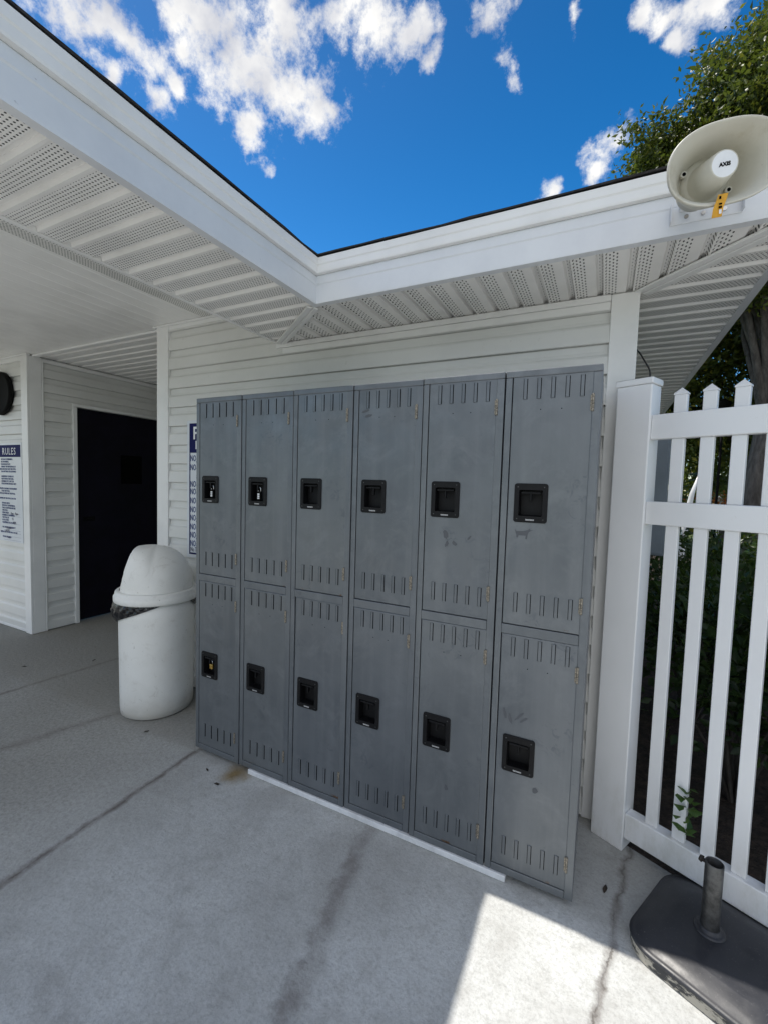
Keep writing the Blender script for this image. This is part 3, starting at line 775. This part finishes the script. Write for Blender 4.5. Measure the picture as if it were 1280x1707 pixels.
parts = [text_mesh("P", .115, "t", M['white'], sg, wallM(-.182, -.0065, .79), 'LEFT', .002), text_mesh("R", .075, "t", M['white'], sg, wallM(-.160, -.0065, .725), 'LEFT', .001)]
zz = [.645, .585, .475, .425, .365, .305, .250, .190, .135, .078]
for k, (z, l) in enumerate(zip(zz, "g c e c r l g b g a".split())):
    parts.append(text_mesh("NO", .055, "t", M['inkblue'], sg, wallM(-.205, -.0058, z), 'LEFT', .0009, .60))
    parts.append(text_mesh(l, .05, "t", M['inkblue'], sg, wallM(-.150, -.0058, z), 'LEFT', 0, .7))
merge_meshes(parts[:2], "heading_lettering", sg); merge_meshes(parts[2::2], "rule_lettering", sg); merge_meshes(parts[3::2] + [text_mesh("a", .05, "t", M['inkblue'], sg, wallM(-.150, -.0058, .53), 'LEFT', 0, .7)], "rule_text", sg)
text_mesh("No T", .043, "added_note", M['handink'], sg, wallM(-.203, -.0058, .042), 'LEFT', .0002, .62)
# scraps of dead leaf on the concrete
LEAFM = simple("dead_leaf", (.045, .032, .022), .8, 0, .3, 90)
for (x, y, a, q) in ((-1.93, .10, .4, 1.1), (-1.62, .42, 2.0, .8), (-.38, -.01, 1.0, .7), (.18, -.08, 2.7, .6), (.30, -.13, .2, .8), (1.93, .14, 1.4, .9)):
    b = MB(); L_ = .022 * q
    b.grid([[(-L_, 0, .001), (-L_ * .4, -.3 * L_, .004), (L_ * .5, -.35 * L_, .002), (L_, 0, .006)], [(-L_, 0, .001), (-L_ * .4, .02 * L_, .0015), (L_ * .5, 0, .0012), (L_, 0, .006)], [(-L_, 0, .001), (-L_ * .4, .34 * L_, .005), (L_ * .5, .3 * L_, .003), (L_, 0, .006)]], LEAFM, True)
    o = b.build("dead_leaf", None, False, (x, y, .0005)); o.rotation_euler = (0, 0, a)
    tag(o, "tiny dark scrap of dead leaf lying on the concrete", "leaf", "leaf scraps scattered on the concrete")
# round black fixture
b = MB(); b.lathe([(0, -.014), (.18, -.014), (.192, -.006), (.193, .022), (.180, .030), (.165, .024), (0, .022)], M['blackrub'], 48)
o = b.build("wall_disc", None, True, (-3.055, WY - .030, 2.150)); o.rotation_euler = (R(90), 0, 0)
tag(o, "round black disc hung on the siding above the rules sign", "wall disc")

# ------------------------------------------------------------------ horn speaker
hn = thing("horn_speaker", "ivory horn loudspeaker with amber tag on the right hand fascia", "loudspeaker", (2.085, FY, 2.300))
hr = Matrix.Rotation(R(17.2), 3, 'Z') @ Matrix.Rotation(R(9.1), 3, 'X') @ Matrix.Rotation(R(-7.9), 3, 'Y')
ax = hr @ Vector((0, -1, 0)); rt = hr @ Vector((1, 0, 0)); up = hr @ Vector((0, 0, 1))
HC = Vector((2.0843, -.1476, 2.2738)) - Vector(hn.location)          # rim centre
def sup(w, h, d, n=56, ex=2.32):
    row = []
    for i in range(n):
        t = 2 * math.pi * i / n; c, s_ = math.cos(t), math.sin(t)
        x = w * .905 * math.copysign(abs(c) ** (2 / ex), c); z = h * .925 * math.copysign(abs(s_) ** (2 / ex), s_)
        row.append(HC - ax * d + rt * x + up * z)
    return row
b = MB()
inner = [sup(.1445, .0985, 0.004), sup(.140, .095, .009), sup(.124, .086, .025), sup(.107, .077, .050), sup(.092, .071, .076, ex=2.25), sup(.080, .067, .100, ex=2.1), sup(.072, .064, .114, ex=2), sup(.058, .056, .118, ex=2), sup(.02, .02, .118, ex=2)]
outer = [sup(.1445, .0985, .004), sup(.1475, .1015, 0), sup(.1505, .1045, .002), sup(.1510, .105, .009), sup(.146, .101, .014), sup(.129, .091, .030), sup(.112, .082, .054), sup(.097, .076, .080, ex=2.25), sup(.085, .072, .104, ex=2.1), sup(.070, .066, .122, ex=2), sup(.055, .055, .130, ex=2), sup(.052, .052, .168, ex=2), sup(.02, .02, .172, ex=2)]
b.grid(inner, M['horn'], True, True); b.grid(outer, M['horn'], True, True)
b.build("horn_bell", hn)
b = MB(); pr = [(.066, .118), (.065, .108), (.052, .106), (.049, .104), (.0455, .075), (.0375, .016), (.0355, .0135)]
b.grid([sup(r_, r_, d, 40, 2) for r_, d in pr], M['horn'], True, True); pl = b.build("phase_plug", hn)
b = MB(); V = b.grid([sup(.0358, .0358, .0138, 40, 2), sup(.0352, .0352, .0118, 40, 2), sup(.0325, .0325, .0112, 40, 2)], M['horn'], True, True); b._fin([b.bm.faces.new(V[-1])], M['white']); cp = b.build("end_cap", pl)
mt = Matrix.Translation(HC - ax * .0105) @ Matrix(((rt.x, up.x, ax.x, 0), (rt.y, up.y, ax.y, 0), (rt.z, up.z, ax.z, 0), (0, 0, 0, 1)))
text_mesh("AXIS", .0125, "lettering", M['notice'], cp, mt @ Matrix.Translation((0, -.005, 0)), 'CENTER', .0006, 1.0, .0002)
for sx, sz in ((-.058, .028), (.055, -.034)):
    b = MB(); c0 = HC - ax * .107 + rt * sx * .98 + up * sz * .98
    b.tube([c0, c0 + ax * .012], .0078, M['horn'], 14); b.tube([c0 + ax * .0121, c0 + ax * .0126], .0048, M['dark'], 12); b.build("screw_boss", hn)
b = MB()
b.box(-.098, .085, -.0045, -.0005, -.040, .012, M['fascia'], .001); b.box(-.098, -.0945, -.030, -.005, -.040, .012, M['fascia'], .001); b.box(.0815, .085, -.030, -.005, -.040, .012, M['fascia'], .001)
b.box(-.075, -.045, -.035, -.005, -.005, .0115, M['fascia'], .001)
for x in (-.055, -.012, .04): 
    b.tube([(x, -.0046, -.022), (x, -.0085, -.022)], .006, M['steel'], 10)
b.build("bracket", hn)
b = MB(); p0 = HC + rt * -.020 - up * .090 - ax * .03
pts = [p0 + up * .018 + rt * .012 + ax * .030, p0 + up * .002 + rt * .004 + ax * .038, p0 - up * .016 - rt * .003 + ax * .037, p0 - up * .036 - rt * .005 + ax * .034]
b.grid([[p - rt * .012 for p in pts], [p + rt * .012 for p in pts]], M['yellow'])
for k, (u0, v0, w_, h_) in enumerate(((-.002, -.030, .006, .010), (-.003, -.017, .008, .005), (-.002, -.009, .007, .004), (-.002, .004, .005, .007))):
    q0 = p0 + rt * u0 + up * v0 + ax * .0392
    b.poly([q0, q0 + rt * w_, q0 + rt * w_ + up * h_ , q0 + up * h_], M['white'] if k == 0 else M['notice'])
tg = b.build("warning_tag", hn, False)

# ------------------------------------------------------------------ picket fence
FA = math.atan2(FD.y, FD.x)
fe = thing("picket_fence", "white vinyl picket fence with square end post by the lockers", "fence", tuple(FO), FA)
V_ = M['vinyl']
def post(s0, s1):
    b = MB(); b.box(s0, s1, 0, .088, .0, 1.838, V_, .004, 2); p = b.build("post", fe)
    b = MB(); b.box(s0 - .004, s1 + .004, -.004, .092, 1.8385, 1.862, V_, .003, 2)
    c = [(s0 - .003, -.003, 1.8622), (s1 + .003, -.003, 1.8622), (s1 + .003, .091, 1.8622), (s0 - .003, .091, 1.8622)]
    ce = ((s0 + s1) / 2, .044, 1.872)
    for i in range(4): b.poly([c[i], c[(i + 1) % 4], ce], V_)
    b.build("post_cap", p)
post(-.127, 0); post(1.85, 1.977)
for z0, z1, y0, y1 in ((1.630, 1.722, .012, .054), (1.310, 1.397, .012, .054), (.055, .158, .008, .058)):
    b = MB(); b.box(.0003, 1.8497, y0, y1, z0, z1, V_, .004, 2); b.build("rail", fe)
first = None
for k in range(20):
    s0 = .068 + .0892 * k
    if first is None:
        b = MB(); w = .041; d = .022
        for z0, z1 in ((.1582, 1.3098), (1.3972, 1.6298), (1.7222, 1.787)):
            b.box(0, w, .022, .022 + d, z0, z1, V_, .0025, 2)
        c = [(-.0015, .0205, 1.787), (w + .0015, .0205, 1.787), (w + .0015, .0235 + d, 1.787), (-.0015, .0235 + d, 1.787)]
        c2 = [(x, y, 1.792) for x, y, z in c]; ap = (w / 2, .033, 1.813)
        b.grid([c, c2], V_, False, True)
        for i in range(4): b.poly([c2[i], c2[(i + 1) % 4], ap], V_)
        b.poly(list(reversed(c)), V_)
        first = b.build("picket", fe, True, (s0, 0, 0))
    else:
        p = copy_to(first, fe); p.location = (s0, 0, 0)

# ------------------------------------------------------------------ umbrella base
ub = thing("umbrella_base", "black square umbrella base with grey tube standing against the fence", "umbrella base", (2.246, .040, 0), FA)
def slabrow(hx, hy, r, z, n=8):
    return [(x - hx, y - hy, z) for x, y in rrect(2 * hx, 2 * hy, r, n)]
b = MB(); H_ = .205
V = b.grid([slabrow(H_ - .004, H_ - .004, .085, .001), slabrow(H_, H_, .088, .004), slabrow(H_, H_, .088, .034), slabrow(H_ - .003, H_ - .003, .087, .038)], M['umbedge'], False, True)
b.build("weight_slab", ub)
b = MB(); rows = [slabrow(H_ + .003, H_ + .003, .09, .036), slabrow(H_ + .004, H_ + .004, .09, .040), slabrow(H_ + .001, H_ + .001, .088, .0455), slabrow(H_ - .008, H_ - .008, .082, .0465), slabrow(H_ - .014, H_ - .014, .078, .0485)]
for k in range(1, 7):
    t = k / 6; rows.append(slabrow(H_ - .014 - .055 * math.sin(t * math.pi / 2) ** 1.4, H_ - .014 - .055 * math.sin(t * math.pi / 2) ** 1.4, max(.03, .078 - .03 * t), .0485 + .019 * math.sin(t * math.pi / 2)))
for t in (.12, .07, .035): rows.append(slabrow(t, t, t * .45, .0680))
V = b.grid(rows, M['umb'], True, True); b._fin([b.bm.faces.new(V[-1])], M['umb']); b.build("shell", ub)
b = MB(); b.lathe([(.042, .067), (.042, .071), (.036, .073), (.030, .074), (.0285, .082), (.0255, .083)], M['umb'], 32); b.build("collar", ub, True, (-.034, .010, 0))
b = MB(); b.lathe([(.0245, .062), (.0245, .288), (.0240, .2892), (.0226, .2892), (.0220, .288), (.0220, .10), (0, .10)], M['tube'], 32); tb = b.build("tube", ub, True, (-.034, .010, 0))
b = MB(); b.tube([(-.0235, .002, .276), (-.036, .004, .276)], .006, M['rustdark'], 10); b.tube([(-.032, .003, .276), (-.040, .004, .277)], [.011, .009], M['rustdark'], 12); b.build("knob", tb)

# ------------------------------------------------------------------ behind the fence
b = MB(); b.box(0, .215, 0, .34, 0, .70, M['box'], .006, 2); ob = b.build("cabinet_body", None)
cb = thing("utility_cabinet", "blue grey metal cabinet on the side wall behind the fence", "cabinet", (1.9385, 1.2, 1.09))
ob.parent = cb
b = MB(); b.box(.012, .203, -.006, -.0005, .012, .688, M['box'], .003, 2); b.build("door_panel", cb)
b = MB(); b.tube([(1.939, .62, 2.041), (1.955, .62, 2.022), (1.977, .62, 1.982), (1.990, .615, 1.957), (1.996, .61, 1.935), (1.999, .60, 1.87), (1.998, .58, 1.70), (1.99, .56, 1.2), (1.975, .56, .5), (1.97, .56, .0)], .003, M['wire'], 8)
tag(b.build("cable"), "thin black cable hanging from the wall corner behind the fence post", "cable")

NPR = np.random.default_rng(7)
def leaf_mesh(name, centers, dirs, size, mat, parent=None, aspect=.5, droop=0.0):
    """many small folded leaves: centers (n,3), dirs (n,3) tip directions"""
    n = len(centers); d = dirs / (np.linalg.norm(dirs, axis=1, keepdims=True) + 1e-9)
    rv = NPR.normal(size=(n, 3)); s = np.cross(d, rv); s /= (np.linalg.norm(s, axis=1, keepdims=True) + 1e-9); nn = np.cross(s, d)
    L = size * NPR.uniform(.65, 1.3, (n, 1)); w = L * aspect * .5
    base = centers; tip = centers + d * L - nn * L * .12
    m1 = centers + d * L * .45 + s * w + nn * w * .35; m2 = centers + d * L * .45 - s * w + nn * w * .35
    mid = centers + d * L * .5
    vs = np.stack([base, m1, tip, m2, ], 1).reshape(-1, 3)
    me = bpy.data.meshes.new(name)
    me.vertices.add(4 * n); me.vertices.foreach_set("co", vs.astype(np.float32).ravel())
    idx = np.arange(4 * n).reshape(n, 4); tri = np.stack([idx[:, [0, 1, 2]], idx[:, [0, 2, 3]]], 1).reshape(-1)
    me.loops.add(6 * n); me.loops.foreach_set("vertex_index", tri.astype(np.int32))
    me.polygons.add(2 * n); me.polygons.foreach_set("loop_start", (np.arange(2 * n) * 3).astype(np.int32))
    me.update(calc_edges=True); me.materials.append(mat)
    o = bpy.data.objects.new(name, me); COL.objects.link(o)
    if parent: o.parent = parent
    return o
def clumps(cen, n, sig, flat=.8):
    c = np.repeat(cen, n, 0); off = NPR.normal(size=c.shape) * sig; off[:, 2] *= flat
    return c + off, off
def tree(name, label, loc, trunk_h, r0, cc, rad, nclump, nleaf, size, mat, sig=.36, cat="tree", group=None, shell=.55, lean=(0, 0), keep=None, limbs=16, boughs=0):
    t = thing(name, label, cat, loc, 0, group)
    u = NPR.normal(size=(nclump, 3)); u /= np.linalg.norm(u, axis=1, keepdims=True)
    q = (shell + (1 - shell) * NPR.random((nclump, 1))) * (0.82 + .3 * NPR.random((nclump, 1)))
    cen = np.array(cc) + u * q * np.array(rad)
    if boughs:
        m_ = np.repeat(cen[:boughs], nclump // boughs, 0); cen = m_ + NPR.normal(size=m_.shape) * np.array([.38, .38, .26])
    cen = cen[cen[:, 2] > .15]
    if keep is not None: cen = np.array([c for c in cen if keep(c)])
    pts, off = clumps(cen, nleaf, sig)
    dirs = off * .8 + NPR.normal(size=pts.shape) * .35 + np.array([0, 0, -.10])
    leaf_mesh("crown", pts, dirs, size, mat, t)
    b = MB(); top = Vector((lean[0], lean[1], trunk_h)); b.tube([(0, 0, -.05), (lean[0] * .15, lean[1] * .15, trunk_h * .12), (lean[0] * .5, lean[1] * .5, trunk_h * .55), tuple(top)], [r0 * 1.35, r0 * 1.05, r0 * .9, r0 * .72], M['bark'], 14)
    sel = cen[NPR.permutation(len(cen))[:limbs]]
    for c in sel:
        c = Vector(cc).lerp(Vector(c), .86); st = Vector((lean[0] * .8, lean[1] * .8, trunk_h * NPR.uniform(.72, .98))); mid = st.lerp(c, .5) + Vector((NPR.normal() * .15, NPR.normal() * .15, .25))
        b.tube([st, st.lerp(mid, .5) + Vector((0, 0, .05)), mid, mid.lerp(c, .6), c], [r0 * .42, r0 * .32, r0 * .22, r0 * .12, r0 * .04], M['bark'], 7, False)
    b.build("trunk", t)
    return t
tree("oak_tree", "broad sunlit oak tree rising over the roof behind the horn speaker", (4.3, 8.9, -.02), 3.4, .23, (.88, .05, 6.9), (3.15, 1.95, 3.05), 1500, 190, .098, M['leafo'], .15, limbs=60, shell=.35, boughs=75, lean=(.25, .1))
tree("oak_tree", "tall dark oak at the far right behind the fence", (7.4, 9.0, -.02), 3.4, .2, (0, 0, 6.0), (3.2, 2.8, 3.6), 170, 150, .10, M['leafo'], .42)
tree("oak_tree", "low spreading oak half hidden by the eave behind the fence", (6.6, 12.5, -.02), 2.0, .16, (-2.2, 0, 4.6), (4.2, 2.4, 2.4), 380, 190, .13, M['leafo'], .42)
def shrub(x, y, h, r, n, label, size=.055, seed=0):
    t = thing("shrub", label, "shrub", (x, y, -.02), 0, "dark leafy shrubs behind the picket fence")
    nc = max(14, n // 45); u = NPR.normal(size=(nc, 3)); u /= np.linalg.norm(u, axis=1, keepdims=True); u[:, 2] = np.abs(u[:, 2])
    q = NPR.uniform(.45, 1.0, (nc, 1)); cen = u * q * np.array([r, r, h * .62]) + np.array([0, 0, h * .36])
    pts, off = clumps(cen, n // nc, .075, 1.0)
    leaf_mesh("foliage", pts, off + NPR.normal(size=pts.shape) * .05 + np.array([0, 0, .03]), size, M['leafd'], t, .55)
    b = MB()
    for c in cen[:14]:
        c = Vector(c); b.tube([(c.x * .08, c.y * .08, 0), (c.x * .5, c.y * .5, c.z * .55), tuple(c)], [.010, .007, .003], M['bark'], 6, False)
    b.build("stem", t)
for a in ((2.48, .98, 1.10, .34, 1900, "dark shrub hard behind the fence's first pickets"), (2.98, .72, 1.12, .38, 1900, "dark shrub touching the pickets at the far right"),
          (2.42, 1.75, 1.15, .42, 2300, "dark shrub behind the cabinet, in the second row"), (3.15, 1.62, 1.15, .45, 2300, "dark shrub in the second row, right side"),
          (2.75, 2.7, 1.15, .5, 2300, "dark shrub in the back row, seen between the first pickets"), (3.75, 2.5, 1.15, .5, 2300, "dark shrub in the back row, right side"), (2.45, 3.7, 1.2, .55, 2200, "dark shrub furthest back, seen just under the cabinet"), (3.5, 4.3, 1.25, .7, 2600, "dark shrub furthest back, right side")): shrub(*a)
t = thing("weed_sprig", "small green leafy sprig poking through the pickets above the bottom rail", "plant", tuple(fp(.195, .03, .0)))
bp = np.array([[0, 0, z] for z in np.linspace(.19, .37, 26)]) + NPR.normal(size=(26, 3)) * .008
a_ = np.linspace(0, 31, 26); dd = np.stack([np.cos(a_) * 1.0, np.sin(a_) * 1.0 - .25, np.full(26, .35)], 1)
leaf_mesh("foliage", bp, dd, .048, m_leaf("sprig_leaf", (.035, .085, .02), (.06, .125, .03), (.10, .16, .04)), t, .62)
b = MB(); b.tube([(0.0, .03, 0), (.004, .01, .18), (0, 0, .37)], .0022, M['bark'], 6); b.build("stem", t)
# a lamp post, a small palm, an orange flower bush, white posts and a folded parasol further off
lp = thing("lamp_post", "thin black lamp post far behind the fence", "lamp post", (4.05, 10.25, -.05))
b = MB(); b.tube([(0, 0, 0), (0, 0, 3.2)], .026, M['blackrub'], 10); b.build("pole", lp)
b = MB(); b.lathe([(.02, 3.2), (.09, 3.23), (.13, 3.42), (.15, 3.45), (.02, 3.55)], M['blackrub'], 12); b.build("lantern", lp)
pm = thing("palm_tree", "small bright green palm far behind the fence", "palm", (5.05, 14.2, -.05))
b = MB(); b.tube([(0, 0, 0), (.03, 0, .8), (0, 0, 1.75)], [.15, .12, .10], M['bark'], 12); b.build("trunk", pm)
pts, dr_ = [], []
for k in range(26):
    a = k * 2.4; el = .95 - 1.35 * (k / 26)
    for j in range(26):
        s_ = j / 25; rr = 1.25 * s_; zc = 1.8 + rr * math.sin(el) - .55 * s_ ** 2
        for sd in (-1, 1):
            pts.append((rr * math.cos(el) * math.cos(a), rr * math.cos(el) * math.sin(a), zc)); dr_.append((math.cos(a) * .6 - sd * math.sin(a), math.sin(a) * .6 + sd * math.cos(a), -.35))
leaf_mesh("frond", np.array(pts), np.array(dr_), .30, M['leafp'], pm, .16)
fb = thing("flower_bush", "bush of orange flowers below the small palm", "bush", (4.75, 13.0, -.05))
cen = NPR.normal(size=(60, 3)) * np.array([.45, .3, .16]) + np.array([0, 0, 1.0]); pts, off = clumps(cen, 24, .07)
leaf_mesh("blossom", pts, off, .07, M['leafr'], fb, .7)
b = MB(); [b.tube([(c[0] * .2, c[1] * .2, 0), tuple(c)], .012, M['bark'], 5, False) for c in cen[:20]]; b.build("stem", fb)
for k, (x, y, l) in enumerate(((4.78, 15.2, "white pointed post beyond the flower bush, left of the lamp post"), (5.10, 15.2, "white pointed post beyond the flower bush, right of the lamp post"))):
    b = MB(); b.box(-.09, .09, -.09, .09, 0, 1.40, M['vinyl'], .01)
    c = [(-.11, -.11, 1.401), (.11, -.11, 1.401), (.11, .11, 1.401), (-.11, .11, 1.401)]
    for i in range(4): b.poly([c[i], c[(i + 1) % 4], (0, 0, 1.50)], M['vinyl'])
    b.poly(list(reversed(c)), M['vinyl'])
    o = b.build("garden_post", None, True, (x, y, -.05)); tag(o, l, "post")
b = MB(); b.tube([(0, 0, 0), (.02, 0, .6), (.05, 0, 1.1), (.10, 0, 1.45), (.17, 0, 1.75)], [.03, .042, .045, .032, .008], M['vinyl'], 14)
o = b.build("folded_parasol", None, True, (2.93, 6.4, -.02)); tag(o, "white folded parasol leaning under the dark trees beyond the fence", "parasol")
# hedge screening the far side of the lawn
hd_pts = np.stack([NPR.uniform(-2, 26, 60000), NPR.uniform(18, 21.5, 60000), NPR.random(60000) ** .9 * 6.5], 1)
keepm = (hd_pts[:, 2] < 4.6 + 1.0 * np.sin(hd_pts[:, 0] * 1.1) + .9 * np.sin(hd_pts[:, 0] * 2.7))
hd_pts = hd_pts[keepm]
o = leaf_mesh("far_hedge", hd_pts, NPR.normal(size=hd_pts.shape), .26, M['leafo']); tag(o, "overgrown dark green hedge closing the far side of the lawn", "hedge", None, 'stuff')
